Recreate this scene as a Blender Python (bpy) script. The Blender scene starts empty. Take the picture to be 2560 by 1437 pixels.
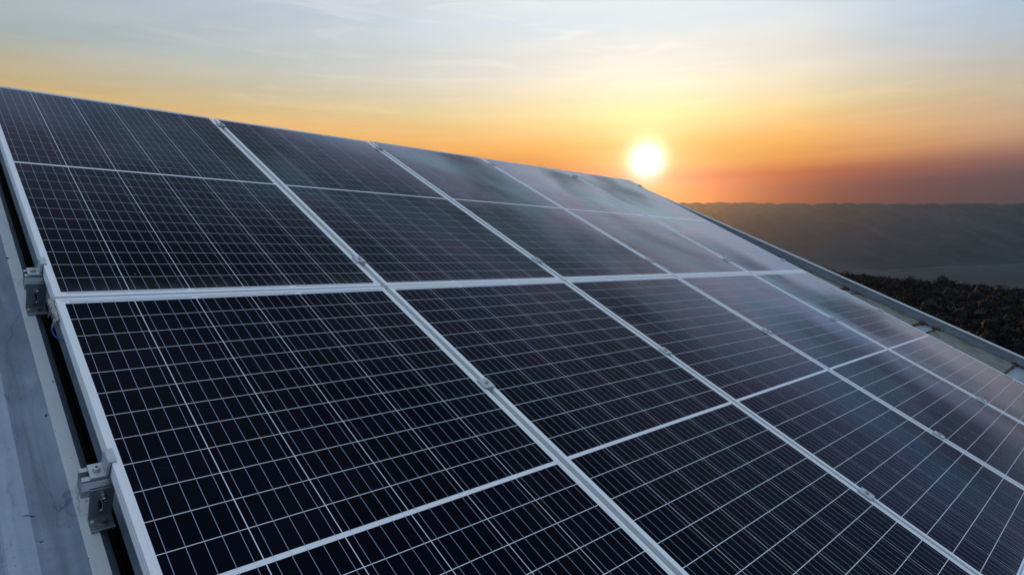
import bpy, math, random
import numpy as np
from mathutils import Matrix, Vector

S = bpy.context.scene
COL = S.collection
random.seed(7)
R = math.radians

# ------------------------------------------------------------------ camera
cam_d = bpy.data.cameras.new('camera')
cam = bpy.data.objects.new('camera', cam_d)
COL.objects.link(cam)
cam_d.sensor_width = 36.0
cam_d.lens = 21.963
cam_d.clip_start = 0.02
cam_d.clip_end = 40000
_rt = Vector((0.71557727, -0.69853359, 0.0))
_up = Vector((0.03193986, 0.03271917, 0.9989541))
_fw = Vector((0.69780299, 0.71482885, -0.04572416))
CAM = Vector((-0.28504489, -2.01400503, 0.10163601))
cam.matrix_world = Matrix(((_rt.x, _up.x, -_fw.x, CAM.x), (_rt.y, _up.y, -_fw.y, CAM.y), (_rt.z, _up.z, -_fw.z, CAM.z), (0, 0, 0, 1)))
S.camera = cam

# ------------------------------------------------------------------ sky
SUN = Vector((0.82320323, 0.54717279, 0.15145421)).normalized()
world = bpy.data.worlds.new('World')
S.world = world
world.use_nodes = True
nt = world.node_tree
nt.nodes.clear()


class NT:
    """small helper for building node graphs"""
    def __init__(self, tree): self.t = tree
    def n(self, typ, **kw):
        nd = self.t.nodes.new(typ)
        for k, v in kw.items(): setattr(nd, k, v)
        return nd
    def put(self, sock, v):
        if isinstance(v, bpy.types.NodeSocket): self.t.links.new(v, sock)
        elif v is not None: sock.default_value = v
    def math(self, op, a, b=None, c=None, clamp=False):
        nd = self.n('ShaderNodeMath', operation=op); nd.use_clamp = clamp
        self.put(nd.inputs[0], a); self.put(nd.inputs[1], b)
        if c is not None: self.put(nd.inputs[2], c)
        return nd.outputs[0]
    def vmath(self, op, a, b=None, scale=None):
        nd = self.n('ShaderNodeVectorMath', operation=op)
        self.put(nd.inputs[0], a); self.put(nd.inputs[1], b)
        if scale is not None: self.put(nd.inputs['Scale'], scale)
        return nd.outputs['Value'] if op in ('DOT_PRODUCT', 'LENGTH') else nd.outputs['Vector']
    def mix(self, fac, a, b, blend='MIX'):
        nd = self.n('ShaderNodeMix', data_type='RGBA', blend_type=blend)
        self.put(nd.inputs[0], fac)
        A = [s for s in nd.inputs if s.type == 'RGBA']
        self.put(A[0], a); self.put(A[1], b)
        return [s for s in nd.outputs if s.type == 'RGBA'][0]
    def ramp(self, fac, stops, interp='LINEAR'):
        nd = self.n('ShaderNodeValToRGB'); cr = nd.color_ramp; cr.interpolation = interp
        while len(cr.elements) < len(stops): cr.elements.new(0.5)
        for e, (p, c) in zip(cr.elements, stops):
            e.position = p
        for e, (p, c) in zip(cr.elements, stops):
            e.color = (c, c, c, 1) if isinstance(c, (int, float)) else (*c, 1)
        self.put(nd.inputs[0], fac)
        return nd.outputs[0]
    def noise(self, vec, scale, detail=4, rough=0.5, dist=0.0):
        nd = self.n('ShaderNodeTexNoise')
        self.put(nd.inputs['Vector'], vec); nd.inputs['Scale'].default_value = scale
        nd.inputs['Detail'].default_value = detail; nd.inputs['Roughness'].default_value = rough
        nd.inputs['Distortion'].default_value = dist
        return nd.outputs['Fac']


w = NT(nt)
dirv = w.n('ShaderNodeTexCoord').outputs['Generated']
dn = w.vmath('NORMALIZE', dirv)
sep = w.n('ShaderNodeSeparateXYZ'); w.put(sep.inputs[0], dn)
el = w.math('MULTIPLY', w.math('ARCSINE', sep.outputs[2]), 180 / math.pi)
cosg = w.vmath('DOT_PRODUCT', dn, tuple(SUN))
gam = w.math('MULTIPLY', w.math('ARCCOSINE', w.math('MINIMUM', cosg, 0.999999)), 180 / math.pi)
# gently broken elevation so the bands of colour are not ruler straight
sv = w.n('ShaderNodeCombineXYZ')
w.put(sv.inputs[0], w.math('MULTIPLY', sep.outputs[0], 1.0)); w.put(sv.inputs[1], sep.outputs[1]); w.put(sv.inputs[2], w.math('MULTIPLY', sep.outputs[2], 7.0))
wob = w.math('MULTIPLY', w.math('SUBTRACT', w.noise(sv.outputs[0], 2.2, 5, 0.55), 0.5), 1.2)
elw = w.math('ADD', el, wob)
eln = w.math('DIVIDE', elw, 90.0, clamp=True)
SKY_LOW = 1.0
R0 = [(0, (0, 0, 0)), (3, (.01, 0, 0)), (4.5, (.06, .005, .003)), (6, (.12, .01, .005)), (7.2, (.40, .08, .01)), (8.5, (.76, .28, .02)), (10, (.88, .44, .11)), (12.5, (.26, .21, .14)),
      (16, (.03, .19, .27)), (20, (.05, .14, .30)), (24, (.18, .17, .22)), (40, (.20, .25, .33)), (90, (.20, .27, .38))]
R1 = [(0, (0, 0, 0)), (3, (0, 0, 0)), (4.5, (0, .01, .03)), (6, (.05, .05, .06)), (7.2, (.02, .02, .03)), (8.5, (0, 0, .06)), (10, (.05, .02, .02)), (12.5, (.86, .64, .26)),
      (16, (1.08, .80, .56)), (20, (.92, .88, .73)), (24, (.97, 1.03, .94)), (40, (.52, .60, .62)), (90, (.30, .35, .42))]
R2 = [(0, (1.2, .2, 0)), (3, (1.60, .29, 0)), (4.5, (1.65, .35, 0)), (6, (1.60, .40, .03)), (7.2, (.80, .24, .12)), (8.5, (.10, .20, .05)), (10, (.05, .04, 0)), (90, (0, 0, 0))]
RB = [(0, (.05, .055, .08)), (3, (.06, .06, .08)), (6, (.10, .09, .11)), (9, (.34, .29, .25)), (12, (.44, .43, .42)), (18, (.28, .48, .78)), (26, (.36, .53, .76)), (40, (.44, .55, .70)), (90, (.46, .56, .70))]
def sky_ramp(st_): return w.ramp(eln, [(e / 90, c) for e, c in st_])
rside = w.vmath('DOT_PRODUCT', dn, (0.7156, -0.6985, 0.0))
fade = w.math('MAXIMUM', w.ramp(rside, [(0.40, 0.0), (0.76, 1.0)]), w.ramp(w.math('DIVIDE', gam, 180.0), [(52 / 180, 0.0), (84 / 180, 1.0)]))
g45 = w.math('EXPONENT', w.math('DIVIDE', gam, -45.0))
g6 = w.math('EXPONENT', w.math('DIVIDE', gam, -6.0))
tot = w.vmath('ADD', sky_ramp(R0), w.vmath('SCALE', sky_ramp(R1), scale=g45))
tot = w.vmath('ADD', tot, w.vmath('SCALE', sky_ramp(R2), scale=g6))
tot = w.mix(fade, tot, sky_ramp(RB))
g3 = w.math('EXPONENT', w.math('DIVIDE', gam, -2.4))
gd = w.math('EXPONENT', w.math('MULTIPLY', w.math('POWER', w.math('DIVIDE', gam, 1.32), 2.0), -1.0))
tot = w.vmath('ADD', tot, w.vmath('SCALE', (.20, .32, .24), scale=g3))
tot = w.vmath('ADD', tot, w.vmath('SCALE', (1.5, 1.5, 1.5), scale=gd))
# thin cirrus: sheets seen in perspective on a plane high above
iz = w.math('DIVIDE', 1.0, w.math('MAXIMUM', w.math('ADD', sep.outputs[2], 0.06), 0.03))
along = w.vmath('DOT_PRODUCT', dn, (0.7156, -0.6985, 0.0))
deep = w.vmath('DOT_PRODUCT', dn, (0.6985, 0.7156, 0.0))
cv = w.n('ShaderNodeCombineXYZ')
w.put(cv.inputs[0], w.math('ADD', w.math('MULTIPLY', w.math('MULTIPLY', along, iz), 0.55), w.math('MULTIPLY', w.math('MULTIPLY', deep, iz), 0.10)))
w.put(cv.inputs[1], w.math('MULTIPLY', w.math('MULTIPLY', deep, iz), 1.7))
cn = w.noise(cv.outputs[0], 1.15, 9, 0.58, 0.5)
sheet_ = w.ramp(cn, [(0.44, 0.0), (0.62, 0.35), (0.80, 0.8)])
wv = w.n('ShaderNodeCombineXYZ')
w.put(wv.inputs[0], w.math('ADD', w.math('MULTIPLY', along, 4.2), w.math('MULTIPLY', sep.outputs[2], 5.0))); w.put(wv.inputs[1], w.math('MULTIPLY', deep, 3.0)); w.put(wv.inputs[2], w.math('MULTIPLY', sep.outputs[2], 38.0))
wisp = w.ramp(w.noise(wv.outputs[0], 1.3, 7, 0.62, 0.7), [(0.50, 0.0), (0.66, 0.55), (0.80, 1.0)])
wm_ = w.n('ShaderNodeCombineXYZ')
w.put(wm_.inputs[0], w.math('MULTIPLY', along, 1.5)); w.put(wm_.inputs[1], w.math('ADD', w.math('MULTIPLY', deep, 1.5), 3.7)); w.put(wm_.inputs[2], w.math('MULTIPLY', sep.outputs[2], 7.0))
wmask = w.ramp(w.noise(wm_.outputs[0], 2.1, 3, 0.5), [(0.40, 0.0), (0.54, 1.0)])
cirrus = w.math('MAXIMUM', sheet_, w.math('MULTIPLY', wisp, wmask))
env = w.ramp(w.math('DIVIDE', el, 90.0, clamp=True), [(8 / 90, 0.0), (11 / 90, 0.5), (18 / 90, 0.8), (60 / 90, 0.8)])
camt = w.math('MULTIPLY', cirrus, env)
ccol = w.vmath('ADD', w.vmath('SCALE', tot, scale=1.04), w.mix(w.math('DIVIDE', el, 25.0, clamp=True), (.20, .09, .02, 1), (.17, .15, .13, 1)))
tot = w.mix(camt, tot, ccol)
# thin darker streaks low down, in the smog layer
st = w.n('ShaderNodeCombineXYZ')
w.put(st.inputs[0], w.math('MULTIPLY', along, 1.6)); w.put(st.inputs[1], w.math('MULTIPLY', deep, 1.6)); w.put(st.inputs[2], w.math('MULTIPLY', sep.outputs[2], 34.0))
sn = w.noise(st.outputs[0], 1.3, 6, 0.55, 0.3)
lowm = w.ramp(w.math('DIVIDE', el, 90.0, clamp=True), [(2 / 90, 1.0), (8 / 90, 0.8), (14 / 90, 0.25), (30 / 90, 0.1)])
streak = w.math('MULTIPLY', w.math('SUBTRACT', sn, 0.5), lowm)
tot = w.vmath('SCALE', tot, scale=w.math('ADD', 1.0, w.math('MULTIPLY', streak, 0.38)))
bg = w.n('ShaderNodeBackground'); w.put(bg.inputs['Color'], tot); bg.inputs['Strength'].default_value = 1.0
wo = w.n('ShaderNodeOutputWorld'); nt.links.new(bg.outputs[0], wo.inputs[0])

# ------------------------------------------------------------------ sun
sun_d = bpy.data.lights.new('sun', 'SUN')
sun_d.energy = 2.2
sun_d.angle = R(0.6)
sun_d.color = (1.0, 0.38, 0.11)
sun = bpy.data.objects.new('sun', sun_d)
COL.objects.link(sun)
sun.rotation_euler = SUN.to_track_quat('Z', 'Y').to_euler()

S.view_settings.view_transform = 'Standard'
S.view_settings.look = 'None'
S.view_settings.exposure = 0.0
S.view_settings.gamma = 1.0
S.view_settings.use_curve_mapping = False
S.render.engine = 'CYCLES'
S.cycles.volume_bounces = 1

# ------------------------------------------------------------------ helpers
TH = R(27.194371)                      # pitch of the roof and of the array


def tag(o, label=None, cat=None, group=None, kind=None):
    if label: o['label'] = label
    if cat: o['category'] = cat
    if group: o['group'] = group
    if kind: o['kind'] = kind
    return o


def roof_pt(u, v, wv):
    return Vector((u, v * math.cos(TH) - wv * math.sin(TH), v * math.sin(TH) + wv * math.cos(TH)))


def empty(name, u=0, v=0, wv=0, tilt=True):
    o = bpy.data.objects.new(name, None)
    o.empty_display_size = 0.1
    COL.objects.link(o)
    if tilt:
        o.location = roof_pt(u, v, wv)
        o.rotation_euler = (TH, 0, 0)
    else:
        o.location = (u, v, wv)
    return o


class MB:
    """collects vertices and faces of one mesh"""
    def __init__(self): self.v = []; self.f = []; self.m = []; self.sm = []
    def add(self, vs, fs, mi=0, smooth=False):
        b = len(self.v); self.v += [tuple(p) for p in vs]
        for f in fs: self.f.append([b + i for i in f]); self.m.append(mi); self.sm.append(smooth)
    def box(self, x0, x1, y0, y1, z0, z1, mi=0, bev=0.0):
        if bev <= 0:
            v = [(x0, y0, z0), (x1, y0, z0), (x1, y1, z0), (x0, y1, z0), (x0, y0, z1), (x1, y0, z1), (x1, y1, z1), (x0, y1, z1)]
            self.add(v, [(3, 2, 1, 0), (4, 5, 6, 7), (0, 1, 5, 4), (1, 2, 6, 5), (2, 3, 7, 6), (3, 0, 4, 7)], mi)
            return
        b = bev          # chamfer on the top edges and the upright edges
        def ring(x0, x1, y0, y1, z, c): return [(x0 + c, y0, z), (x1 - c, y0, z), (x1, y0 + c, z), (x1, y1 - c, z), (x1 - c, y1, z), (x0 + c, y1, z), (x0, y1 - c, z), (x0, y0 + c, z)]
        rs = ring(x0, x1, y0, y1, z0, b) + ring(x0, x1, y0, y1, z1 - b, b) + ring(x0 + b, x1 - b, y0 + b, y1 - b, z1, b)
        fs = [tuple(range(7, -1, -1)), tuple(range(16, 24))]
        for k in (0, 8):
            for i in range(8): fs.append((k + i, k + (i + 1) % 8, k + 8 + (i + 1) % 8, k + 8 + i))
        self.add(rs, fs, mi)
    def prism(self, prof, a0, a1, axis='x', mi=0, closed=True, caps=True, smooth=False):
        """prof: list of 2-D points; extruded from a0 to a1 along axis"""
        def P(a, p):
            if axis == 'x': return (a, p[0], p[1])
            if axis == 'y': return (p[0], a, p[1])
            return (p[0], p[1], a)
        n = len(prof)
        vs = [P(a0, p) for p in prof] + [P(a1, p) for p in prof]
        fs = [(i, (i + 1) % n, n + (i + 1) % n, n + i) for i in range(n if closed else n - 1)]
        self.add(vs, fs, mi, smooth)
        if caps and closed:
            self.add(vs, [tuple(range(n - 1, -1, -1)), tuple(range(n, 2 * n))], mi)
    def cyl(self, c, r, h, n=24, axis='z', mi=0, r2=None, cap0=True, cap1=True):
        r2 = r if r2 is None else r2
        def P(a, b, k):
            return {'z': (c[0] + a, c[1] + b, c[2] + k), 'y': (c[0] + a, c[1] - k, c[2] + b), 'x': (c[0] + k, c[1] + a, c[2] + b)}[axis]
        v = [P(r * math.cos(2 * math.pi * i / n), r * math.sin(2 * math.pi * i / n), 0) for i in range(n)] + \
            [P(r2 * math.cos(2 * math.pi * i / n), r2 * math.sin(2 * math.pi * i / n), h) for i in range(n)]
        self.add(v, [(i, (i + 1) % n, n + (i + 1) % n, n + i) for i in range(n)], mi, True)
        if cap0: self.add(v, [tuple(range(n - 1, -1, -1))], mi)
        if cap1: self.add(v, [tuple(range(n, 2 * n))], mi)
    def lathe(self, c, prof, n=24, axis='z', mi=0):
        """prof: (radius, height) pairs; axis y turns the height towards -y"""
        vs = []
        for r, k in prof:
            for i in range(n):
                a = r * math.cos(2 * math.pi * i / n); b = r * math.sin(2 * math.pi * i / n)
                vs.append((c[0] + a, c[1] + b, c[2] + k) if axis == 'z' else (c[0] + a, c[1] - k, c[2] + b))
        fs = []
        for j in range(len(prof) - 1):
            for i in range(n): fs.append((j * n + i, j * n + (i + 1) % n, (j + 1) * n + (i + 1) % n, (j + 1) * n + i))
        self.add(vs, fs, mi, False)
    def tube(self, pts, r, n=8, mi=0):
        pts = [Vector(p) for p in pts]; vs = []
        for i, p in enumerate(pts):
            t = (pts[min(i + 1, len(pts) - 1)] - pts[max(i - 1, 0)]).normalized()
            a = t.orthogonal().normalized(); b = t.cross(a)
            rr = r[i] if isinstance(r, (list, tuple)) else r
            for k in range(n):
                an = 2 * math.pi * k / n; vs.append(p + (a * math.cos(an) + b * math.sin(an)) * rr)
        fs = [(i * n + k, i * n + (k + 1) % n, (i + 1) * n + (k + 1) % n, (i + 1) * n + k) for i in range(len(pts) - 1) for k in range(n)]
        fs += [tuple(range(n - 1, -1, -1)), tuple(range((len(pts) - 1) * n, len(pts) * n))]
        self.add(vs, fs, mi, True)
    def mesh(self, name, mats):
        me = bpy.data.meshes.new(name)
        me.from_pydata(self.v, [], self.f)
        for m in (mats if isinstance(mats, (list, tuple)) else [mats]): me.materials.append(m)
        me.polygons.foreach_set('material_index', self.m)
        me.polygons.foreach_set('use_smooth', self.sm)
        me.update()
        return me
    def build(self, name, mats, parent=None):
        return link(name, self.mesh(name, mats), parent)


def link(name, me, parent=None, loc=None):
    o = bpy.data.objects.new(name, me)
    COL.objects.link(o)
    if parent: o.parent = parent
    if loc is not None: o.location = loc
    return o


def copy_tree(o, parent=None):
    c = o.copy(); COL.objects.link(c)
    if parent: c.parent = parent
    for ch in KIDS.get(o.name, []): 
        d = copy_tree(ch, c)
        KIDS.setdefault(c.name, []).append(d)
    return c


KIDS = {}


def note_kids():
    KIDS.clear()
    for o in bpy.data.objects:
        if o.parent: KIDS.setdefault(o.parent.name, []).append(o)


# ------------------------------------------------------------------ materials
def mat(name, build):
    m = bpy.data.materials.new(name); m.use_nodes = True
    m.node_tree.nodes.clear(); b = NT(m.node_tree)
    out = b.n('ShaderNodeOutputMaterial')
    sh = build(b)
    m.node_tree.links.new(sh, out.inputs[0])
    return m


def principled(b, base, rough=0.5, metal=0.0, normal=None, spec=0.5, ior=1.5):
    p = b.n('ShaderNodeBsdfPrincipled')
    b.put(p.inputs['Base Color'], base if isinstance(base, bpy.types.NodeSocket) else (*base, 1))
    b.put(p.inputs['Roughness'], rough); b.put(p.inputs['Metallic'], metal)
    b.put(p.inputs['Specular IOR Level'], spec); b.put(p.inputs['IOR'], ior)
    if normal is not None: b.put(p.inputs['Normal'], normal)
    return p.outputs[0]


def bump(b, h, strength=0.3, dist=0.001):
    nd = b.n('ShaderNodeBump'); nd.inputs['Strength'].default_value = strength; nd.inputs['Distance'].default_value = dist
    b.put(nd.inputs['Height'], h); return nd.outputs[0]


def world_pos(b): return b.n('ShaderNodeNewGeometry').outputs['Position']
def obj_pos(b): return b.n('ShaderNodeTexCoord').outputs['Object']


def aligned(b):
    """world position turned into roof coordinates (across, up the slope, off the plane)"""
    m = b.n('ShaderNodeMapping'); m.vector_type = 'POINT'
    m.inputs['Rotation'].default_value = (-TH, 0, 0)
    b.put(m.inputs['Vector'], world_pos(b))
    return m.outputs[0]


GLASS_IOR = 1.40


def laminate(base_fn, rough=0.10):
    """a layer bonded under textured, anti-reflective solar glass: own colour below, sky reflection on top"""
    def f(b):
        wp = aligned(b)
        # own colour layer
        base = base_fn(b, wp)
        d = b.n('ShaderNodeBsdfDiffuse'); b.put(d.inputs[0], base)
        hue = b.noise(wp, 1.1, 3, 0.5, 0.6)
        tint = b.ramp(hue, [(0.34, (.42, .78, .95)), (0.46, (.52, .72, 1.0)), (0.56, (.78, .66, 1.0)), (0.68, (.50, .66, 1.0))])
        dust = b.noise(wp, 2.3, 6, 0.6, 0.4)
        cloud_patch = b.ramp(b.noise(b.vmath('MULTIPLY', wp, (1.0, 0.75, 1.0)), 1.05, 3, 0.5, 0.3), [(0.36, 0.42), (0.50, 0.95), (0.64, 1.35)])  # uneven reflection strength imitates dark clouds mirrored in the glass
        smear = b.noise(b.vmath('MULTIPLY', wp, (9.0, 2.0, 1.0)), 3.0, 4, 0.6)
        rg = b.math('ADD', rough, b.math('MULTIPLY', b.math('SUBTRACT', b.math('MULTIPLY', b.math('ADD', dust, smear), 0.5), 0.42), 0.16))
        fz = b.n('ShaderNodeFresnel'); fz.inputs['IOR'].default_value = GLASS_IOR
        tint = b.mix(b.ramp(fz.outputs[0], [(0.10, 0.0), (0.40, 0.75)]), tint, (.80, .88, 1.0, 1))
        g = b.n('ShaderNodeBsdfGlossy'); b.put(g.inputs['Color'], tint); b.put(g.inputs['Roughness'], rg)
        fr = b.n('ShaderNodeFresnel'); fr.inputs['IOR'].default_value = GLASS_IOR
        nb = bump(b, b.noise(wp, 7.0, 2, 0.5), 0.035, 0.004)
        b.put(g.inputs['Normal'], nb); b.put(fr.inputs['Normal'], nb)
        mx = b.n('ShaderNodeMixShader'); b.put(mx.inputs[0], b.math('MINIMUM', b.math('MULTIPLY', b.math('POWER', fr.outputs[0], 2.6), b.math('MULTIPLY', cloud_patch, 8.0)), 0.50)); b.put(mx.inputs[1], d.outputs[0]); b.put(mx.inputs[2], g.outputs[0])
        # a film of dust: sparse specks and dried drops
        vo = b.n('ShaderNodeTexVoronoi'); b.put(vo.inputs['Vector'], wp); vo.inputs['Scale'].default_value = 9.0
        speck = b.ramp(vo.outputs['Distance'], [(0.0, 1.0), (0.016, 0.7), (0.03, 0.0)])
        film = b.ramp(b.noise(b.vmath('MULTIPLY', wp, (5.0, 14.0, 1.0)), 3.0, 6, 0.7, 0.8), [(0.60, 0.0), (0.80, 0.010)])
        # a dust film hides more the flatter one looks across it
        geo = b.n('ShaderNodeNewGeometry')
        cosv = b.math('MAXIMUM', b.vmath('DOT_PRODUCT', geo.outputs['Normal'], geo.outputs['Incoming']), 0.06)
        smudge = b.noise(b.vmath('MULTIPLY', wp, (1.0, 0.7, 1.0)), 1.7, 3, 0.5, 0.8)
        film = b.math('DIVIDE', b.math('ADD', b.math('MULTIPLY', film, 0.6), b.math('MULTIPLY', b.ramp(smudge, [(0.35, 0.35), (0.65, 1.0)]), 0.0022)), b.math('MULTIPLY', cosv, cosv))
        film = b.math('MINIMUM', film, 0.22)
        # grime gathered against the lower lip of every panel
        sp = b.n('ShaderNodeSeparateXYZ'); b.put(sp.inputs[0], wp)
        dl = b.math('MULTIPLY', b.math('FRACT', b.math('DIVIDE', sp.outputs[1], 1.9928)), 1.9928)
        lipd = b.math('MULTIPLY', b.math('EXPONENT', b.math('DIVIDE', dl, -0.030)), b.ramp(b.noise(b.vmath('MULTIPLY', wp, (3.0, 1.0, 1.0)), 9.0, 5, 0.65), [(0.35, 0.02), (0.65, 0.22)]))
        film = b.math('ADD', film, lipd)
        d1 = b.n('ShaderNodeBsdfDiffuse'); d1.inputs[0].default_value = (.46, .45, .45, 1)
        d2 = b.n('ShaderNodeBsdfGlossy'); d2.inputs['Color'].default_value = (1.0, .90, .84, 1); d2.inputs['Roughness'].default_value = 0.42
        dd = b.n('ShaderNodeMixShader'); dd.inputs[0].default_value = 0.65; b.put(dd.inputs[1], d1.outputs[0]); b.put(dd.inputs[2], d2.outputs[0])
        m2 = b.n('ShaderNodeMixShader')
        b.put(m2.inputs[0], b.math('ADD', film, b.math('MULTIPLY', speck, 0.30), clamp=True))
        b.put(m2.inputs[1], mx.outputs[0]); b.put(m2.inputs[2], dd.outputs[0])
        return m2.outputs[0]
    return f


def cell_base(b, wp):
    # silicon with its hair-fine screen-printed fingers and a slight change of tone from cell to cell
    oi = b.n('ShaderNodeObjectInfo').outputs['Random']
    s = b.n('ShaderNodeSeparateXYZ'); b.put(s.inputs[0], b.n('ShaderNodeTexCoord').outputs['Object'])
    fing = b.math('POWER', b.math('ABSOLUTE', b.math('SINE', b.math('MULTIPLY', s.outputs[1], math.pi / 0.0026))), 14.0)
    tone = b.mix(oi, (.0010, .0014, .0050, 1), (.0020, .0020, .0080, 1))
    return b.mix(b.math('MULTIPLY', fing, 0.02), tone, (.25, .28, .34, 1))


M = {}
M['cell'] = mat('mono_silicon_cell', laminate(cell_base))
M['ribbon'] = mat('tinned_ribbon', laminate(lambda b, wp: b.mix(0.0, (.38, .43, .56, 1), (.38, .43, .56, 1))))
M['backsheet'] = mat('white_backsheet', laminate(lambda b, wp: b.mix(b.noise(wp, 30, 3), (.80, .82, .86, 1), (.86, .88, .92, 1))))
M['strip'] = mat('bus_strip', laminate(lambda b, wp: b.mix(0.0, (.36, .41, .50, 1), (.36, .41, .50, 1))))


def anod(b):
    wp = aligned(b)
    brush = b.noise(b.vmath('MULTIPLY', wp, (260.0, 260.0, 260.0)), 1.0, 3, 0.6)
    blot = b.noise(wp, 14.0, 6, 0.65)
    dirt = b.ramp(b.noise(wp, 34.0, 8, 0.72, 0.6), [(0.60, 0.0), (0.78, 0.55)])
    c = b.mix(blot, (.76, .79, .82, 1), (.88, .90, .92, 1))
    c = b.mix(b.math('MULTIPLY', dirt, 0.5), c, (.16, .15, .13, 1))
    rg = b.math('ADD', 0.32, b.math('MULTIPLY', blot, 0.2))
    return principled(b, c, rg, 0.15, bump(b, brush, 0.08, 0.0005))


M['frame'] = mat('anodised_frame', anod)


def alu(base, rough, metal=0.85, sc=60.0):
    def f(b):
        wp = aligned(b)
        n1 = b.noise(wp, sc, 6, 0.7, 0.4); n2 = b.noise(b.vmath('MULTIPLY', wp, (1.0, 1.0, 30.0)), 22.0, 3, 0.5)
        c = b.mix(b.math('MULTIPLY', b.ramp(n1, [(0.5, 0.0), (0.75, 1.0)]), 0.5), (*base, 1), (*[k * 0.45 for k in base], 1))
        return principled(b, c, b.math('ADD', rough, b.math('MULTIPLY', n2, 0.18)), metal, bump(b, n1, 0.12, 0.0006))
    return f


M['rail'] = mat('mill_aluminium', alu((.46, .50, .53), 0.28))
M['steel'] = mat('stainless_steel', alu((.50, .50, .50), 0.2, 1.0, 200.0))
M['bracket'] = mat('bracket_aluminium', alu((.30, .33, .36), 0.30))
M['hole'] = mat('black_rubber_and_shade', lambda b: principled(b, (.006, .006, .007), 0.7, spec=0.2))  # rubber parts, and the painted shade in the roof slot
M['washer'] = mat('dark_washer', alu((.16, .15, .14), 0.5, 0.6, 200.0))
M['clamp'] = mat('clamp_aluminium', alu((.50, .54, .58), 0.42, 0.5))


def painted(base, dark, wet, amount=1.0):
    """weathered coated steel sheet: run-off streaks along the slope, grime, scratches, pin-holes"""
    def f(b):
        wp = aligned(b)
        run = b.noise(b.vmath('MULTIPLY', wp, (26.0, 1.2, 1.0)), 1.0, 6, 0.6, 0.5)
        blot = b.noise(wp, 5.5, 7, 0.66, 0.8)
        fine = b.noise(wp, 160.0, 4, 0.6)
        spots = b.ramp(b.noise(wp, 75.0, 3, 0.6), [(0.685, 0.0), (0.72, 1.0)])
        c = b.mix(b.ramp(run, [(0.38, 0.0), (0.62, 1.0)]), (*base, 1), (*dark, 1))
        c = b.mix(b.math('MULTIPLY', b.ramp(blot, [(0.42, 0.0), (0.68, 1.0)]), 0.55 * amount), c, (*wet, 1))
        c = b.mix(b.math('MULTIPLY', fine, 0.22), c, (.10, .11, .12, 1))
        c = b.mix(b.math('MULTIPLY', spots, 0.75), c, (.035, .03, .025, 1))
        # long hair scratches
        cr = b.n('ShaderNodeTexVoronoi'); cr.feature = 'DISTANCE_TO_EDGE'; cr.inputs['Scale'].default_value = 1.0
        wpd = b.vmath('ADD', b.vmath('MULTIPLY', wp, (9.0, 1.1, 1.0)), b.vmath('SCALE', b.n('ShaderNodeTexNoise').outputs['Color'], scale=0.0))
        jn = b.n('ShaderNodeTexNoise'); b.put(jn.inputs['Vector'], wp); jn.inputs['Scale'].default_value = 8.0; jn.inputs['Detail'].default_value = 5
        wpd = b.vmath('ADD', wpd, b.vmath('SCALE', jn.outputs['Color'], scale=0.35))
        b.put(cr.inputs['Vector'], wpd)
        line = b.ramp(cr.outputs['Distance'], [(0.0, 1.0), (0.006, 0.4), (0.012, 0.0)])
        c = b.mix(b.math('MULTIPLY', b.math('MULTIPLY', line, b.ramp(blot, [(0.45, 0.0), (0.6, 1.0)])), 0.55), c, (.03, .035, .045, 1))
        rg = b.math('ADD', 0.42, b.math('MULTIPLY', fine, 0.25))
        return principled(b, c, rg, 0.0, bump(b, b.math('ADD', fine, b.math('MULTIPLY', blot, 0.6)), 0.25, 0.0012), spec=0.35)
    return f


M['sheet'] = mat('coated_roof_sheet', painted((.27, .34, .42), (.15, .20, .27), (.10, .14, .19)))
M['swage'] = mat('clean_swage_coating', painted((.38, .46, .55), (.30, .38, .47), (.20, .27, .35), 0.7))
M['rib_light'] = mat('pale_rib_coating', painted((.66, .70, .73), (.60, .64, .68), (.46, .50, .53), 0.5))


def flashing(b):
    wp = aligned(b)
    run = b.noise(b.vmath('MULTIPLY', wp, (1.0, 6.0, 20.0)), 1.4, 6, 0.62, 0.4)
    c = b.mix(b.ramp(run, [(0.35, 0.0), (0.68, 1.0)]), (.30, .34, .40, 1), (.19, .22, .26, 1))
    mo = b.ramp(b.noise(wp, 9.0, 8, 0.72, 0.5), [(0.60, 0.0), (0.72, 1.0)])
    c = b.mix(b.math('MULTIPLY', mo, 0.7), c, (.10, .085, .05, 1))
    return principled(b, c, 0.5, 0.1, bump(b, run, 0.15, 0.002))


M['flashing'] = mat('gable_flashing', flashing)


def speckled(b):
    wp = aligned(b)
    a = b.noise(wp, 120.0, 5, 0.75); d = b.noise(wp, 9.0, 8, 0.7, 0.6)
    c = b.mix(b.ramp(a, [(0.42, 0.0), (0.60, 1.0)]), (.13, .135, .12, 1), (.25, .25, .22, 1))
    c = b.mix(b.math('MULTIPLY', b.ramp(d, [(0.50, 0.0), (0.66, 1.0)]), 0.8), c, (.045, .04, .028, 1))
    return principled(b, c, 0.8, 0.0, bump(b, a, 0.5, 0.004))


M['trim'] = mat('speckled_trim', speckled)
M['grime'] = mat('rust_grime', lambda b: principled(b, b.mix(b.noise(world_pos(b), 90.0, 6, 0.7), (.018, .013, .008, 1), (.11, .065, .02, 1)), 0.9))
M['tape'] = mat('peeling_cream_tape', lambda b: principled(b, b.mix(b.ramp(b.noise(world_pos(b), 160.0, 5, 0.7), [(0.56, 0.0), (0.68, 1.0)]), (.50, .49, .43, 1), (.20, .10, .03, 1)), 0.8))
M['blue'] = mat('blue_cable', lambda b: principled(b, (.012, .05, .30), 0.35))
M['twig'] = mat('dry_twig', lambda b: principled(b, (.05, .035, .02), 0.8))
M['wall'] = mat('rendered_wall', lambda b: principled(b, b.mix(b.noise(world_pos(b), 2.0, 6), (.32, .31, .29, 1), (.42, .41, .38, 1)), 0.85))


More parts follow.
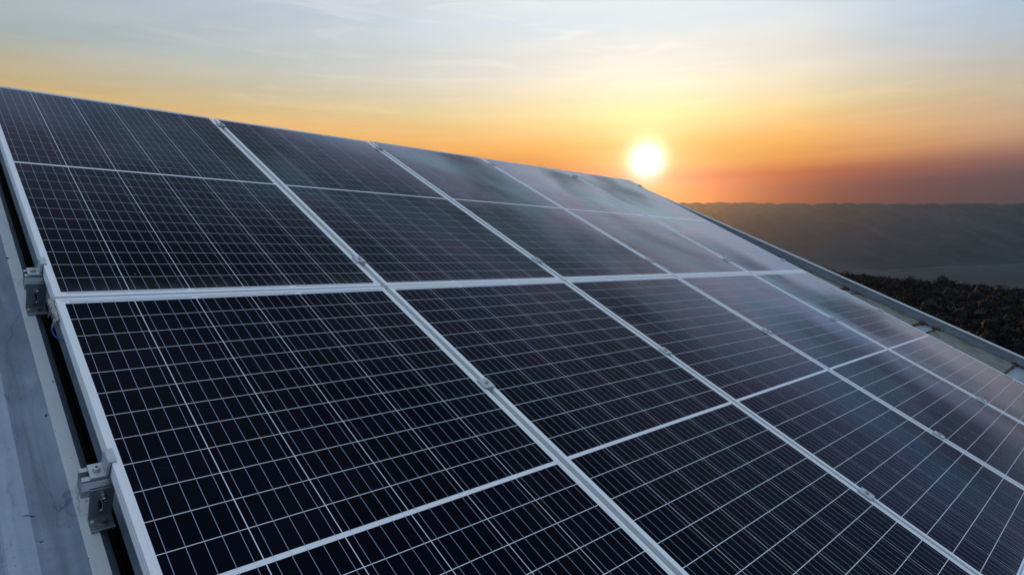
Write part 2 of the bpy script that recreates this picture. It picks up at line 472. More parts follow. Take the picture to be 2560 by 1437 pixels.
def ground_m(b):
    p = world_pos(b)
    n1 = b.noise(p, 0.012, 8, 0.65); n2 = b.noise(p, 0.0016, 6, 0.6, 0.5)
    c = b.mix(b.ramp(b.math('MULTIPLY', b.math('ADD', n1, n2), 0.5), [(0.44, 0.0), (0.56, 1.0)]), (.009, .028, .040, 1), (.020, .044, .058, 1))
    # mist bands in the valley bottom, painted as pale patches on the ground
    s = b.n('ShaderNodeSeparateXYZ'); b.put(s.inputs[0], p)
    st = b.n('ShaderNodeTexVoronoi'); st.inputs['Scale'].default_value = 0.0042; b.put(st.inputs['Vector'], p)
    mist = b.math('MULTIPLY', b.ramp(st.outputs['Color'], [(0.55, 0.0), (0.62, 1.0)]), b.ramp(b.math('DIVIDE', b.math('ADD', s.outputs[2], 100.0), 100.0), [(0.16, 1.0), (0.30, 0.0)]))
    c = b.mix(b.math('MULTIPLY', mist, b.ramp(n2, [(0.45, 0.0), (0.55, 1.0)])), c, (.030, .046, .056, 1))
    low = b.ramp(b.math('DIVIDE', b.math('ADD', s.outputs[2], 100.0), 100.0), [(0.12, 1.0), (0.40, 0.0)])
    c = b.mix(b.math('MULTIPLY', low, 0.85), c, b.mix(mist, (.005, .014, .022, 1), (.016, .028, .036, 1)))
    return principled(b, c, 0.9, spec=0.1)


M['ground'] = mat('valley_ground', ground_m)
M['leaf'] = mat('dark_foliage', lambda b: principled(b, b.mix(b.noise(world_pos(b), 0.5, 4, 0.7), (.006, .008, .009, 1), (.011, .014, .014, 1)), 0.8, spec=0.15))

# ------------------------------------------------------------------ terrain
FWD = Vector((0.69853359, 0.71557727)); RGT = Vector((0.71557727, -0.69853359))
rng = np.random.default_rng(3)


def vnoise(x, y, seed=0):
    """smooth value noise on arrays"""
    xi = np.floor(x).astype(np.int64); yi = np.floor(y).astype(np.int64); fx = x - xi; fy = y - yi
    fx = fx * fx * (3 - 2 * fx); fy = fy * fy * (3 - 2 * fy)
    def h(a, b):
        n = (a * 374761393 + b * 668265263 + seed * 974711) & 0x7fffffff
        n = ((n ^ (n >> 13)) * 1274126177) & 0x7fffffff
        return ((n ^ (n >> 16)) & 0xffff) / 65535.0
    return (h(xi, yi) * (1 - fx) + h(xi + 1, yi) * fx) * (1 - fy) + (h(xi, yi + 1) * (1 - fx) + h(xi + 1, yi + 1) * fx) * fy


def fbm(x, y, o=4, seed=0):
    s = 0; a = 0.5
    for k in range(o): s = s + a * (vnoise(x * 2 ** k, y * 2 ** k, seed + k) - 0.5); a *= 0.5
    return s


def sstep(a, b, x):
    t = np.clip((x - a) / (b - a), 0, 1); return t * t * (3 - 2 * t)


CR_S = np.array([-4000, -400, 100, 175, 184, 195, 204, 215, 228, 240, 258, 268, 286, 380, 900, 4000], float)
CR_Z = np.array([-40, -10, -6.5, -7.3, -8.0, -10.8, -13.2, -12.9, -14.8, -16.2, -17.9, -16.0, -18.2, -22, -40, -60], float)


def terrain(x, y):
    D = (x - CAM.x) * FWD.x + (y - CAM.y) * FWD.y
    L = (x - CAM.x) * RGT.x + (y - CAM.y) * RGT.y
    crest = np.interp(L, CR_S, CR_Z) - 6.0
    near0 = -8.0 - 0.085 * np.clip(np.hypot(x - 2, y), 0, 150)
    Da = np.abs(D)
    t = sstep(40, 345, Da)
    h = near0 * (1 - t) + (crest + 2.0 * fbm(x / 40, y / 40, 3, 5)) * t
    valley = -92 + 7 * fbm(x / 500, y / 500, 3, 9) + sstep(1900, 2700, D) * (1 - sstep(2700, 3600, D)) * np.clip(60 + 90 * fbm(L / 330, D / 700, 4, 77), 0, 90)
    h = h * (1 - sstep(355, 900, Da)) + valley * sstep(355, 900, Da)
    h = h * (1 - sstep(700, 1500, np.abs(L))) + valley * sstep(700, 1500, np.abs(L))
    # far range
    t = np.clip((D - 3500) / 1450, 0, 1)
    lob = np.zeros_like(L)
    for k, per, amp in ((0, 97.0, 22.0), (1, 151.0, 26.0), (2, 233.0, 28.0)):
        ph = L / per + 0.9 * vnoise(L / 300.0, L * 0 + k, 40 + k) * 2
        lob = np.maximum(lob, amp * np.abs(np.sin(math.pi * ph)) ** 0.75)
    ridge = 412 + lob + 16 * fbm(L / 900, L * 0, 2, 21) + 8 * np.exp(-((L - 1700) / 400.0) ** 2)
    rid = t ** 1.25 * 1.0
    spur = 150 * fbm(L / 420 + D / 2600, D / 900, 4, 31) * np.sin(math.pi * np.clip(t, 0, 1))
    far = valley + (ridge - valley) * rid + spur
    back = sstep(5200, 7400, D)
    h = np.where(D > 3500, far * (1 - back) + 60 * back, h)
    return h


radii = np.unique(np.concatenate([np.geomspace(2, 420, 90), np.geomspace(420, 8300, 150), np.linspace(4700, 7300, 40)]))
base_az = math.atan2(FWD.y, FWD.x)
az = np.concatenate([np.linspace(base_az - R(42), base_az + R(8), 900), np.linspace(base_az + R(8), base_az + R(318), 260)[1:-1]])
RR, AA = np.meshgrid(radii, az, indexing='ij')
X = CAM.x + RR * np.cos(AA); Y = CAM.y + RR * np.sin(AA)
Z = terrain(X, Y)
nr, na = RR.shape
verts = np.stack([X, Y, Z], -1).reshape(-1, 3)
i = np.arange(nr - 1)[:, None] * na; j = np.arange(na)[None, :]; j2 = (j + 1) % na
faces = np.stack([i + j, i + na + j, i + na + j2, i + j2], -1).reshape(-1, 4)
verts = np.vstack([verts, [[CAM.x, CAM.y, float(terrain(np.array([CAM.x]), np.array([CAM.y]))[0])]]])


def np_mesh(name, v, f, material, smooth=True):
    me = bpy.data.meshes.new(name)
    f = np.asarray(f); k = f.shape[1]
    me.vertices.add(len(v)); me.vertices.foreach_set('co', np.ascontiguousarray(v, dtype=np.float32).ravel())
    me.loops.add(f.size); me.loops.foreach_set('vertex_index', f.ravel().astype(np.int32))
    me.polygons.add(len(f)); me.polygons.foreach_set('loop_start', np.arange(0, f.size, k, dtype=np.int32))
    me.polygons.foreach_set('use_smooth', np.full(len(f), smooth))
    me.update(calc_edges=True); me.materials.append(material)
    return me


gm = np_mesh('ground', verts, faces, M['ground'])
g = link('ground', gm); tag(g, kind='structure')

# woodland on the near hillside: joined crowns, one mass
def ico():
    import bmesh
    bm = bmesh.new(); bmesh.ops.create_icosphere(bm, subdivisions=2, radius=1.0)
    v = np.array([p.co[:] for p in bm.verts]); f = np.array([[q.index for q in p.verts] for p in bm.faces]); bm.free(); return v, f


iv, iF = ico()
vs = []; fs = []; off = 0
pos = []
for _ in range(9000):
    D = 40 + 345 * math.sqrt(rng.random()); L = D * (0.10 + 0.95 * rng.random())
    if D > 300 or rng.random() < 0.5: pos.append((D, L))
for k in range(420):
    D = 338 + 22 * rng.random(); pos.append((D, D * (0.30 + 0.62 * rng.random())))
for D, L in pos:
    x = CAM.x + D * FWD.x + L * RGT.x; y = CAM.y + D * FWD.y + L * RGT.y
    z = float(terrain(np.array([x]), np.array([y]))[0])
    hgt = 3.2 + 2.6 * rng.random() + (2.2 if rng.random() < 0.05 else 0); rad = hgt * (0.26 + 0.18 * rng.random())
    # keep the near crowns under the line of sight to the far crest
    if D < 250: hgt *= 0.7
    nv = iv * (1 + 0.34 * (rng.random((len(iv), 1)) - 0.5))
    nv = nv * [rad * .82, rad * .82, hgt * 0.45] + [x, y, z + hgt * 0.52]
    vs.append(nv); fs.append(iF + off); off += len(nv)
    # leaf clumps around the crown so that the outline is ragged
    m = 110
    d = rng.normal(size=(m, 3)); d /= np.linalg.norm(d, axis=1)[:, None]; d[:, 2] = np.abs(d[:, 2]) * 0.9
    c = d * (0.9 + 0.3 * rng.random((m, 1))) * [rad, rad, hgt * 0.52] + [x, y, z + hgt * 0.52]
    a = rng.normal(size=(m, 3)) * 0.40; bb = rng.normal(size=(m, 3)) * 0.40
    tri = np.stack([c, c + a, c + bb], 1).reshape(-1, 3)
    vs.append(tri); fs.append(np.arange(m * 3).reshape(-1, 3) + off); off += m * 3
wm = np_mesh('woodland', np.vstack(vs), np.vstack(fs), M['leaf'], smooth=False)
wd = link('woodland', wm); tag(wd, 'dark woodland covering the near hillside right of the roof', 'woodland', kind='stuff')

# ------------------------------------------------------------------ building
RW = -0.141                        # rib tops of the roof, measured from the panel faces
PANW = RW - 0.026                  # pans
V0, V1 = -4.2, 2.13                # eave and ridge
bld = empty('building', 0, 0, 0)
tag(bld, 'building with a pitched metal roof carrying the solar panels', 'building')


def sheet_profile(u0, first):
    """cross-section of one ribbed roof sheet, 0.26 m wide; light rib top, low swage in the pan"""
    return [(u0, PANW), (u0 + .004, PANW + .006), (u0 + .050, PANW + .006), (u0 + .058, PANW),
            (u0 + .098, PANW), (u0 + .120, RW), (u0 + .149, RW), (u0 + .1675, PANW), (u0 + .1685, PANW - .045), (u0 + .189, PANW - .045), (u0 + .190, PANW), (u0 + .26, PANW)]  # added slot with black faces imitates the shade under the panel edge


# sheets run from far left of the photograph to the right-hand trim; rib top of the visible one at u = -0.047 .. -0.018
k = 0
u = -0.167 - 0.26 * 9
while u < 5.25:
    pr = sheet_profile(u, k == 0)
    mb = MB()
    n = len(pr)
    for q in range(n - 1):
        a, b2 = pr[q], pr[q + 1]
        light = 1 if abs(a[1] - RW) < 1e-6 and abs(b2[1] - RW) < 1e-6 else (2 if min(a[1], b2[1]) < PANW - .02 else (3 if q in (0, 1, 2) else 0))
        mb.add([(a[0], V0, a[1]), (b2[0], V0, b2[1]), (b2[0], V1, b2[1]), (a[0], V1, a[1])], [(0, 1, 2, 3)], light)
    # thickness at the eave and underside
    mb.add([(p[0], V0, p[1]) for p in pr] + [(p[0], V0, p[1] - .0015) for p in pr], [(q, n + q, n + q + 1, q + 1) for q in range(n - 1)], 0)
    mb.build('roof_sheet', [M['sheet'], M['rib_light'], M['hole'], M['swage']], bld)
    u += 0.26
    k += 1
U_END = u - 0.26 + 0.26

# weathered trim pieces with recessed joints between the last sheet and the splayed gable flashing


def flash_u(v): return 6.04 + (-0.12 - v) * 0.312


joints = [(-0.10, -0.20), (-0.745, -0.865), (-1.46, -1.60), (-2.25, -2.38), (-3.0, -3.13), (0.62, 0.52), (1.32, 1.22)]
edges = sorted([V0, V1] + [e for jj in joints for e in jj])
for q in range(len(edges) - 1):
    a, b2 = edges[q], edges[q + 1]
    isj = any(abs(a - min(jj)) < 1e-6 for jj in joints)
    top = RW - 0.012 if isj else RW
    mb = MB()
    ua, ub = flash_u(a), flash_u(b2)
    g0 = 0.0 if isj else 0.003
    u0 = U_END - 0.02
    seg = 14
    bot = PANW - 0.03
    vv = []; ff = []
    for s_ in range(seg + 1):
        t = s_ / seg
        jit = 0.0 if isj else (0.0014 * math.sin(s_ * 2.3 + q) + 0.0011 * random.uniform(-1, 1))
        vv += [(u0 + (ua - u0) * t, a + g0, top + jit), (u0 + (ub - u0) * t, b2 - g0, top + jit), (u0 + (ua - u0) * t, a + g0, bot), (u0 + (ub - u0) * t, b2 - g0, bot)]
    for s_ in range(seg):
        o = s_ * 4
        ff += [(o, o + 4, o + 5, o + 1), (o + 2, o + 6, o + 4, o), (o + 1, o + 5, o + 7, o + 3)]
    ff += [(0, 1, 3, 2), (seg * 4 + 2, seg * 4 + 3, seg * 4 + 1, seg * 4)]
    mb.add(vv, ff)
    if isj: mb.build('joint_strip', M['flashing'], bld)
    else: mb.build('trim_slab', M['trim'], bld)
    if isj:
        for e in (a, b2):
            gm_ = MB()
            e_u = flash_u(e)
            steps = 60
            for s_ in range(steps):
                t = s_ / steps
                uu = U_END + (e_u - U_END - 0.01) * t
                r_ = 0.0035 + 0.004 * random.random() * (0.6 + t)
                gm_.box(uu - r_ * 1.6, uu + r_ * 1.6, e - r_, e + r_, top - 0.002, RW + r_ * 0.6)
            for s_ in range(14):      # a lump of moss and rust where the joint meets the flashing
                r_ = 0.004 + 0.010 * random.random()
                uu = e_u - 0.012 - 0.05 * random.random() ** 2; vv_ = e + random.uniform(-.02, .02)
                gm_.box(uu - r_, uu + r_, vv_ - r_, vv_ + r_, RW - 0.01, RW + r_, bev=r_ * 0.4)
            gm_.build('rust_streak', M['grime'], bld)
# dark line of grime in the angle between trim and flashing
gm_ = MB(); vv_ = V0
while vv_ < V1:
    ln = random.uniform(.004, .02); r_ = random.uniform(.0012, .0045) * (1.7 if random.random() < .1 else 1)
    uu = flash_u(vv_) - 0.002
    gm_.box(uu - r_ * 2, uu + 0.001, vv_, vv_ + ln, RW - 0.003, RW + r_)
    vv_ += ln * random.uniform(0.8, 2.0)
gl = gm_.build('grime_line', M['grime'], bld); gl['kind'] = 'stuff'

# gable flashing: upright leaf with a folded bright lip, built in lengths
fl = [(V0, -2.05), (-2.05, 0.05), (0.05, V1)]
for a, b2 in fl:
    mb = MB()
    for (da, db, t0, t1) in ((0.0, 0.0022, RW - 0.02, RW + 0.068),):
        ua, ub = flash_u(a), flash_u(b2)
        mb.add([(ua + da, a, t0), (ub + da, b2, t0), (ub + da, b2, t1), (ua + da, a, t1), (ua + .03, a, t0 - .12), (ub + .03, b2, t0 - .12), (ub + .03, b2, t1), (ua + .03, a, t1)],
               [(0, 3, 2, 1), (4, 5, 6, 7), (3, 7, 6, 2), (0, 4, 7, 3), (1, 2, 6, 5)])
    mb.build('gable_flashing', M['flashing'], bld)
    mb = MB()
    ua, ub = flash_u(a), flash_u(b2)
    mb.add([(ua - .004, a, RW + .066), (ub - .004, b2 - .002, RW + .066), (ub - .004, b2 - .002, RW + .074), (ua - .004, a, RW + .074), (ua + .034, a, RW + .066), (ub + .034, b2 - .002, RW + .066), (ub + .034, b2 - .002, RW + .078), (ua + .034, a, RW + .078)],
           [(0, 3, 2, 1), (4, 5, 6, 7), (3, 7, 6, 2), (0, 4, 7, 3), (1, 2, 6, 5), (0, 1, 5, 4)])
    mb.build('flashing_lip', M['rib_light'], bld)
# ridge cap and the far slope of the roof
mb = MB()
mb.prism([(V1 - .12, RW + .004), (V1 + .02, RW + .010), (V1 + .16, RW - .12), (V1 + .155, RW - .13), (V1 + .015, RW - .004), (V1 - .12, RW - .004)], -2.6, 5.37, 'x')
mb.build('ridge_cap', M['sheet'], bld)
mb = MB()
mb.add([(-2.6, V1, PANW - .02), (5.36, V1, PANW - .02), (5.36, V1 + 3.6, PANW - 4.2), (-2.6, V1 + 3.6, PANW - 4.2)], [(0, 1, 2, 3)])
mb.build('rear_slope', M['sheet'], bld)
# walls down to the ground, under the eaves (roof space coordinates turned back to upright)
wallm = MB()
e0 = roof_pt(0, V0 + .35, PANW - .06); r0 = roof_pt(0, V1, PANW - .06)
for x0, x1 in ((-2.35, -2.15), (4.75, 4.95)):
    pf = [(e0.y, -12.0), (r0.y + 4.2, -12.0), (r0.y + 4.2, r0.z - 3.2), (r0.y, r0.z), (e0.y, e0.z)]
    wallm.prism(pf, x0, x1, 'x')
wallm.box(-2.15, 4.75, e0.y, e0.y + .2, -12, e0.z + .02)
wo_ = wallm.build('wall', M['wall'], bld)
wo_.matrix_parent_inverse = bld.matrix_basis.inverted() if False else Matrix.Rotation(-TH, 4, 'X')

# ------------------------------------------------------------------ solar panels
PW, PL, PT = 1.002, 1.9863, 0.035
GU, GV = 0.020, 0.0065
CW, CH = 0.1592, 0.0780
LIP = 0.0115                       # glass starts this far inside the frame on the long sides
PU, PV = PW + GU, PL + GV


def mitred(prof_l, prof_s, me_mats):
    pass


def frame_meshes():
    """aluminium frame: lip standing 1.5 mm over the glass, grooved outer face, foot flange; four mitred bars"""
    prof = [(-.0000, -PT), (-.0000, -.0260), (.0006, -.0254), (.0006, -.0190), (0, -.0184), (0, -.0120), (.0006, -.0114), (.0006, -.0060), (0, -.0054), (0, -.0014), (.0013, 0.0),
            (LIP - .0006, 0.0), (LIP, -.0006), (LIP, -.0060), (.0030, -.0060), (.0030, -.0332), (.028, -.0332), (.028, -PT)]
    corners = [(0, 0, 1, 1), (PW, 0, -1, 1), (PW, PL, -1, -1), (0, PL, 1, -1)]
    n = len(prof); out = []
    for c in range(4):
        d = (c + 1) % 4
        mb = MB(); g_ = .00035
        (ax, ay, asx, asy), (bx, by, bsx, bsy) = corners[c], corners[d]
        ux, uy = (bx - ax), (by - ay); ln = math.hypot(ux, uy); ux /= ln; uy /= ln
        A_ = [(ax + asx * q + ux * g_, ay + asy * q + uy * g_, z) for q, z in prof]
        B_ = [(bx + bsx * q - ux * g_, by + bsy * q - uy * g_, z) for q, z in prof]
        fs = [(q, n + q, n + (q + 1) % n, (q + 1) % n)[::-1] for q in range(n)]
        fs += [tuple(range(n)), tuple(range(2 * n - 1, n - 1, -1))]
        mb.add(A_ + B_, fs)
        out.append(mb.mesh('frame_bar', M['frame']))
    return out


# cell layout: margins to the glass edge on the short sides carry the white sheet and the grey collector strips
GAPX = 0.0022
MX = (PW - 6 * CW - 5 * GAPX) / 2
MIDG = 0.0135                      # white strip across the middle
GAPY = 0.0021
MY = (PL - 24 * CH - MIDG - 22 * GAPY) / 2
ZG = -0.0016
cell_m = MB()
cz = 0.0004
ch = 0.0032
cell_m.add([(0, 0, 0), (CW, 0, 0), (CW, CH, 0), (0, CH, 0), (0, 0, cz), (CW, 0, cz), (CW, CH, cz), (0, CH, cz)],
           [(4, 5, 6, 7), (0, 1, 5, 4), (1, 2, 6, 5), (2, 3, 7, 6), (3, 0, 4, 7)])
CELL = cell_m.mesh('cell', M['cell'])
FRAMES = frame_meshes()
b_ = MB()
b_.add([(.0030, .0030, ZG - .0006), (PW - .0030, .0030, ZG - .0006), (PW - .0030, PL - .0030, ZG - .0006), (.0030, PL - .0030, ZG - .0006),
        (.0030, .0030, -.0058), (PW - .0030, .0030, -.0058), (PW - .0030, PL - .0030, -.0058), (.0030, PL - .0030, -.0058)],
       [(0, 1, 2, 3), (7, 6, 5, 4), (0, 4, 5, 1), (1, 5, 6, 2), (2, 6, 7, 3), (3, 7, 4, 0)])
SHEET = b_.mesh('backsheet', M['backsheet'])
cols = [MX + c * (CW + GAPX) for c in range(6)]
rows = []
y = MY
for r_ in range(24):
    rows.append(y); y += CH + (MIDG if r_ == 11 else GAPY)
b_ = MB()
zt = ZG - .0006 + cz
for c in cols:
    for q in range(5):
        cx = c + CW * (q + 0.5) / 5
        for half in (0, 1):
            y0 = rows[0] - 0.004 if half == 0 else rows[12] - 0.0035
            y1 = rows[11] + CH + 0.0035 if half == 0 else rows[23] + CH + 0.004
            b_.add([(cx - .0005, y0, zt + .0002), (cx + .0005, y0, zt + .0002), (cx + .0005, y1, zt + .0002), (cx - .0005, y1, zt + .0002)], [(0, 1, 2, 3)])
RIB = b_.mesh('busbar_ribbons', M['ribbon'])
STRIPS = []
for p3 in range(3):
    for yy in (MY - .0095, PL - MY + .0055):
        b_ = MB(); x0 = cols[p3 * 2] + .010; x1 = cols[p3 * 2 + 1] + CW - .010
        b_.box(x0, x1, yy, yy + .004, ZG - .0006, ZG - .0002)
        STRIPS.append(b_.mesh('collector_strip', M['strip']))
JB = MB(); JB.box(-.055, .055, -.03, .03, -.016, 0, bev=.003)
JBM = JB.mesh('junction_box', M['hole'])


def make_panel(u, v, dw, drx, dry, label):
    root = empty('solar_panel', u, v, dw)
    root.rotation_euler = (TH + drx, dry, 0)
    tag(root, label, 'solar panel', 'solar panels mounted in two rows on the metal roof')
    for fm in FRAMES: link('frame_bar', fm, root)
    link('backsheet', SHEET, root)
    for yy in rows:
        for c in cols:
            link('cell', CELL, root, (c, yy, ZG - .0006))
    o = link('busbar_ribbons', RIB, root); o['kind'] = 'stuff'
    for s_ in STRIPS: link('collector_strip', s_, root)
    link('junction_box', JBM, root, (PW / 2, PL / 2, -.0059))
    return root


colname = ['leftmost', 'second from left', 'middle', 'second from right', 'rightmost']
for cidx in range(5):
    lab = ['leftmost panel of the upper row, its top left corner outside the photo',
           'second panel from the left in the upper row of panels',
           'middle panel of the five in the upper row',
           'fourth panel from the left in the upper row, before the corner panel',
           'upper row panel at the far right corner, just below the sun'][cidx]
    make_panel(cidx * PU, GV / 2, random.uniform(-.0006, .0006), R(random.uniform(-.07, .07)), R(random.uniform(-.05, .05)), lab)
    lab = ['leftmost panel of the lower row, nearly black, beside the lower roof bracket',
           'second panel from the left in the lower row, dark, at the bottom centre',
           'middle panel of the lower row, with a bluish sheen',
           'fourth panel from the left in the lower row, lying bottom right',
           'rightmost panel of the lower row, paler, beside the gable flashing'][cidx]
    make_panel(cidx * PU, -GV / 2 - PL, random.uniform(-.0006, .0006), R(random.uniform(-.07, .07)), R(random.uniform(-.05, .05)), lab)

# ------------------------------------------------------------------ mounting rails
RAILV = [1.842, 0.205, -0.640, -1.530]
RAIL_LAB = ['mounting rail under the upper row near the ridge', 'mounting rail end beside the torn cream tape, under the upper row', 'mounting rail with open channel end at the lower left bracket',
            'lowest mounting rail under the lower panels']


def rail(v, u0, label):
    """hollow slotted rail, 0.04 m wide, open channel on top, grooved flanks"""
    t = -PT - 0.0003; b0 = t - .044; hw = .019
    pr = [(-hw, b0), (hw, b0)]
    for k_ in range(6): 
        z0 = b0 + .018 + k_ * .0036
        pr += [(hw, z0), (hw - .0012, z0 + .0012)]
    pr += [(hw, t), (.0075, t), (.0075, t - .003), (.0125, t - .003), (.0125, t - .017), (-.0125, t - .017), (-.0125, t - .003), (-.0075, t - .003), (-.0075, t), (-hw, t)]
    for k_ in range(6):
        z0 = b0 + .018 + (5 - k_) * .0036
        pr += [(-hw + .0012, z0 + .0012), (-hw, z0)]
    root = empty('mounting_rail', 0, v, 0)
    mb = MB(); mb.prism(pr, u0, 5.135, 'x')
    mb.build('rail_body', M['rail'], root)
    tag(root, label, 'rail', 'mounting rails under the panels')


for v, u0, lb in zip(RAILV, (-.045, -.040, -.047, -.045), RAIL_LAB): rail(v, u0, lb)


def socket_bolt(parent, loc, r=.0065, h=.008, axis='z', name='bolt'):
    """cap-head bolt with a hexagon socket; the recess is real"""
    mb = MB(); x, y_, z = loc
    mb.lathe(loc, [(r, 0), (r, h - .0012), (r - .0012, h), (r * .50, h), (r * .46, h - .0005), (r * .46, h * .35), (0.0001, h * .35)], 20, axis)
    o = mb.build(name, [M['steel']], parent)
    return o


# mid clamps over the gaps between columns
def make_mid():
    root = empty('mid_clamp')
    mb = MB()
    hl = .0225; hw = .0200
    pr = [(-hw, 0.0006), (-hw, .0068), (-hw + .0014, .0080), (hw - .0014, .0080), (hw, .0068), (hw, .0006), (.0092, .0006), (.0088, -.022), (-.0088, -.022), (-.0092, .0006)]
    mb.prism(pr, -hl, hl, 'y')
    mb.build('clamp_plate', M['clamp'], root)
    mb = MB(); mb.lathe((0, 0, .0080), [(.0090, 0), (.0090, .0012), (.0, .0012)], 20); mb.build('washer', M['steel'], root)
    socket_bolt(root, (0, 0, .0092), .0066, .0045)
    return root


proto = make_mid()
note_kids()
sides = ['leftmost gap', 'second gap from the left', 'third gap from the left', 'rightmost gap']
rowsn = ['at the top edge of the upper row', 'near the bottom of the upper row', 'near the top of the lower row', 'near the bottom of the lower row']
first = True
for ci in range(1, 5):
    for ri, v in enumerate(RAILV):
        o = proto if first else copy_tree(proto)
        first = False
        o.location = roof_pt(ci * PU - GU / 2, v + random.uniform(-.004, .004), 0)
        o.rotation_euler = (TH, 0, 0)
        tag(o, 'clamp in the %s, %s' % (sides[ci - 1], rowsn[ri]), 'panel clamp', 'mid clamps holding neighbouring panels')


# end clamps on the outer edges
def make_end(sgn):
    """stepped clamp: pad on the rail, riser, hook over the panel frame. sgn -1: left edge, hook points right"""
    root = empty('end_clamp')
    mb = MB(); hl = .020
    s_ = sgn
    t = -PT
    hk = .0075 if sgn > 0 else .0036
    pr = [(.0085, .0006), (.0085, hk), (-.0035, hk), (-.0060, hk - .0024), (-.0085, t + .0050), (-.0330, t + .0050), (-.0330, t + .0004), (-.0046, t + .0004), (-.0012, .0006)]
    pr = [(-s_ * a, b2) for a, b2 in pr]
    if s_ < 0: pr = pr[::-1]
    mb.prism(pr, -hl, hl, 'y')
    mb.build('clamp_body', M['clamp'], root)
    socket_bolt(root, (s_ * .0205, 0, t + .0055), .0068, .0085)
    return root


eL = make_end(-1)
eR = make_end(1)
note_kids()
endlab = {(-1, 1): 'end clamp on the left edge by the torn tape, beside the upper rail', (-1, 2): 'end clamp on the left edge at the lower bracket, over the open rail end',
          (-1, 0): 'end clamp on the left edge at the top of the upper row', (-1, 3): 'end clamp on the left edge near the eave',
          (1, 0): 'end clamp at the far right corner of the upper row', (1, 1): 'end clamp on the right edge just above the row seam', (1, 2): 'end clamp on the right edge in the middle, against the speckled trim',
          (1, 3): 'end clamp on the right edge nearest the photo edge'}
for s_, pr_, uu in ((-1, eL, 0.0), (1, eR, 4 * PU + PW)):
    for ri, v in enumerate(RAILV):
        o = pr_ if ri == 0 else copy_tree(pr_)
        o.location = roof_pt(uu, v, 0); o.rotation_euler = (TH, 0, 0)
        tag(o, endlab[(s_, ri)], 'panel clamp', 'end clamps along the outer panel edges')


# L-shaped roof brackets at the left rail ends
def slot_plate(mb, u0, u1, z0, z1, y0, y1, su, sz0, sz1, sr, mi=0):
    """upright plate (in the u-z plane, thickness y0..y1) with an oblong slot cut through it"""
    n = 10
    slot = [(su + sr * math.cos(a), sz1 + sr * math.sin(a)) for a in [math.pi * i_ / n for i_ in range(n + 1)]] + \
           [(su + sr * math.cos(a), sz0 + sr * math.sin(a)) for a in [math.pi + math.pi * i_ / n for i_ in range(n + 1)]]
    cx, cz_ = su, (sz0 + sz1) / 2
    outer = []
    for x, z in slot:                # project each slot point on the plate outline
        dx, dz = x - cx, z - cz_
        t = min([((u1 - cx) / dx if dx > 0 else (u0 - cx) / dx) if abs(dx) > 1e-9 else 1e9, ((z1 - cz_) / dz if dz > 0 else (z0 - cz_) / dz) if abs(dz) > 1e-9 else 1e9])
        outer.append((cx + dx * t, cz_ + dz * t))
    m = len(slot)
    for corner in ((u0, z0), (u1, z0), (u0, z1), (u1, z1)):
        bi = min(range(m), key=lambda i_: (outer[i_][0] - corner[0]) ** 2 + (outer[i_][1] - corner[1]) ** 2)
        outer[bi] = corner
    vs = [(x, y0, z) for x, z in outer] + [(x, y0, z) for x, z in slot] + [(x, y1, z) for x, z in outer] + [(x, y1, z) for x, z in slot]
    fs = []
    for i_ in range(m):
        j_ = (i_ + 1) % m
        fs += [(i_, m + i_, m + j_, j_), (2 * m + i_, 2 * m + j_, 3 * m + j_, 3 * m + i_), (i_, j_, 2 * m + j_, 2 * m + i_), (m + i_, 3 * m + i_, 3 * m + j_, m + j_)]
    mb.add(vs, fs, mi)


def make_bracket(v, u0, u1, label):
    root = empty('roof_bracket', 0, v, 0)
    tag(root, label, 'bracket', 'L-shaped brackets fixing the rails to the roof')
    y1 = -.0193; y0 = y1 - .0045      # leg stands against the downslope face of the rail
    zt, zb = -PT - .0255, RW + .0005
    mb = MB()
    cu = (u0 + u1) / 2
    slot_plate(mb, u0, u1, zb + .004, zt, y0, y1, cu - .001, zb + .024, zt - .016, .0042)
    # rolled upper bead
    mb.box(u0 - .0003, u1 + .0003, y0 - .0012, y1 + .0002, zt - .0005, zt + .0030, bev=.001)
    mb.build('leg', M['bracket'], root)
    mb = MB()
    yb = y0 - .036
    mb.prism([(y1, zb), (y1, zb + .0042), (y0, zb + .0060), (yb + .010, zb + .0048), (yb + .008, zb + .0068), (yb + .002, zb + .0068), (yb, zb + .0048), (yb, zb)], u0, u1, 'x')
    mb.build('foot', M['bracket'], root)
    mb = MB(); mb.lathe((cu + .002, y0, zt - .019), [(.0095, 0), (.0095, .0016), (.0075, .0018), (.0075, .0034), (.0, .0034)], 20, 'y'); mb.build('washer', M['steel'], root)
    socket_bolt(root, (cu + .002, y0 - .0034, zt - .019), .0066, .010, 'y')
    mb = MB(); mb.lathe((cu + .002, (y0 + yb) / 2 + .001, zb + .0052), [(.0105, 0), (.0105, .0010), (.0085, .0022), (.0, .0022)], 20); mb.build('seal_washer', M['washer'], root)
    mb = MB(); mb.cyl((cu + .002, (y0 + yb) / 2 + .001, zb + .0072), .0056, .0058, 6); mb.build('roof_screw', M['washer'], root)
    mb = MB(); mb.box(u0 + .0025, u0 + .0085, y0 - .014, y0 - .006, zb + .0055, zb + .0062)
    mb.build('butyl_strip', M['tape'], root)
    return root


make_bracket(RAILV[1], -.0365, -.0005 + .010, 'upper left roof bracket with oblong slot beside the torn cream tape')
make_bracket(RAILV[2], -.0325, .0090, 'lower left roof bracket with socket bolt and roof screw on the pale rib')

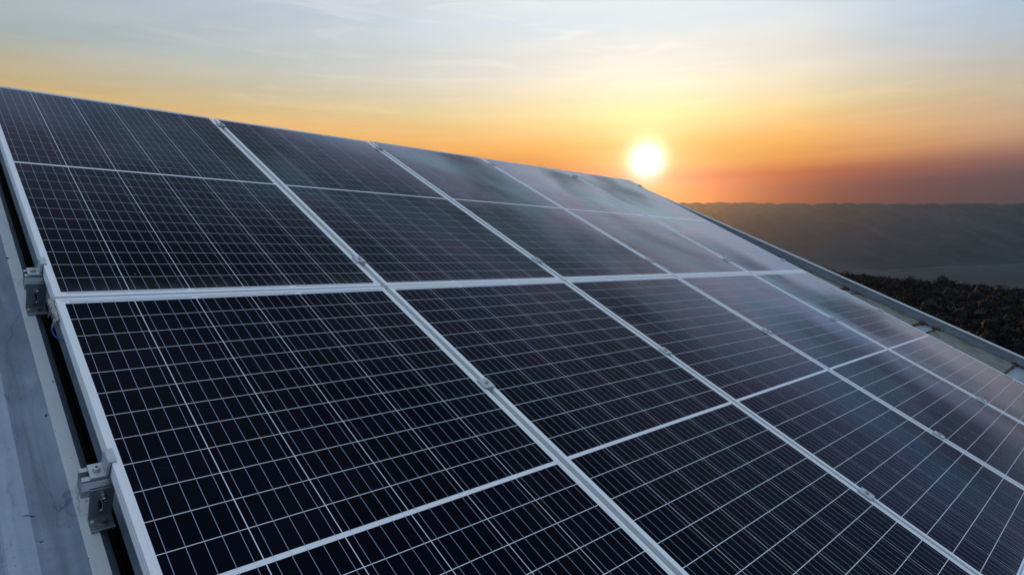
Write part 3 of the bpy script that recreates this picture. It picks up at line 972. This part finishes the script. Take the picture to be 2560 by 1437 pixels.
# torn tape hanging over the frame ends at the left seam, and a blue cable below it
tp = MB()
pts = []
nu, nv = 10, 34
for a in range(nu):
    for b2 in range(nv):
        t = a / (nu - 1); s_ = b2 / (nv - 1)
        vv_ = 0.030 - 0.115 * s_
        edge = 0.020 + 0.016 * math.sin(s_ * 9.0) + 0.010 * math.sin(s_ * 23.0 + 1.0) + random.uniform(-.003, .003)
        depth = -0.014 - t * (edge * (0.4 + 0.9 * math.sin(math.pi * min(1, s_ * 1.05)) ** 0.6)) 
        uo = -0.0018 - 0.007 * math.sin(t * 2.6 + s_ * 6) ** 2 * t - 0.004 * t + random.uniform(-.0007, .0007)
        pts.append((uo, vv_, depth))
fs_ = []
for a in range(nu - 1):
    for b2 in range(nv - 1):
        if a > 4 and random.random() < 0.13: continue
        fs_.append((a * nv + b2, a * nv + b2 + 1, (a + 1) * nv + b2 + 1, (a + 1) * nv + b2))
tp.add(pts, fs_, 0, False)
tr = empty('torn_tape', 0, 0, 0)
to = tp.build('tape_shred', M['tape'], tr)
sm = to.modifiers.new('thickness', 'SOLIDIFY'); sm.thickness = 0.0009
tag(tr, 'torn cream tape peeling off the frame ends at the left seam between the rows', 'tape')
cb = MB()
P0 = [(0.012, 0.02, -.060), (0.004, -0.004, -.064), (-0.0045, -0.020, -.070), (-0.0075, -0.034, -.078), (-0.004, -0.050, -.086), (0.006, -0.066, -.090), (0.022, -0.082, -.085)]
cp = []
for a in range(len(P0) - 1):
    for t in range(4):
        cp.append(Vector(P0[a]).lerp(Vector(P0[a + 1]), t / 4))
cr_ = empty('blue_cable', 0, 0, 0); cb.tube(cp, .0024, 8); cb.build('cable_sheath', M['blue'], cr_)
tag(cr_, 'short loop of blue cable hanging out under the torn cream tape', 'cable')

# litter on the sheet: a twig
tw = empty('twig', -.118, -.5935, PANW + .0035)
mb = MB(); mb.tube([(-.012, .004, .0012), (-.004, .0035, .003), (.001, .0010, .0022), (.009, -.0020, .001)], [.0009, .0011, .001, .0007], 6)
mb.build('twig_stem', M['twig'], tw)
tag(tw, 'tiny dry twig lying on the blue-grey roof sheet', 'twig')
for (uu, v) in ((-.052, -.30), (-.046, .50)):
    sc = empty('roof_fixing', uu, v, RW if uu > -.05 else RW - .006)
    mb = MB(); mb.cyl((0, 0, 0), .0032, .0014, 12); mb.build('fixing_washer', M['hole'], sc)
    mb = MB(); mb.cyl((0, 0, .0014), .0018, .0022, 6); mb.build('fixing_head', M['washer'], sc)
    tag(sc, 'tiny dark screw %s' % ('left of the lower panel' if v < 0 else 'at the left photo edge beside the upper panel'), 'screw')

# ------------------------------------------------------------------ haze
hz = MB(); hz.box(-9000, 9000, -9000, 9000, -140, 520)
hm = bpy.data.materials.new('thin_haze'); hm.use_nodes = True; hm.node_tree.nodes.clear()
hb = NT(hm.node_tree); ho = hb.n('ShaderNodeOutputMaterial'); pv = hb.n('ShaderNodeVolumePrincipled')
pv.inputs['Color'].default_value = (.60, .80, 1.0, 1)
pv.inputs['Density'].default_value = 0.000014
pv.inputs['Anisotropy'].default_value = 0.84
hm.node_tree.links.new(pv.outputs[0], ho.inputs['Volume'])
h = hz.build('haze', hm); tag(h, kind='stuff')
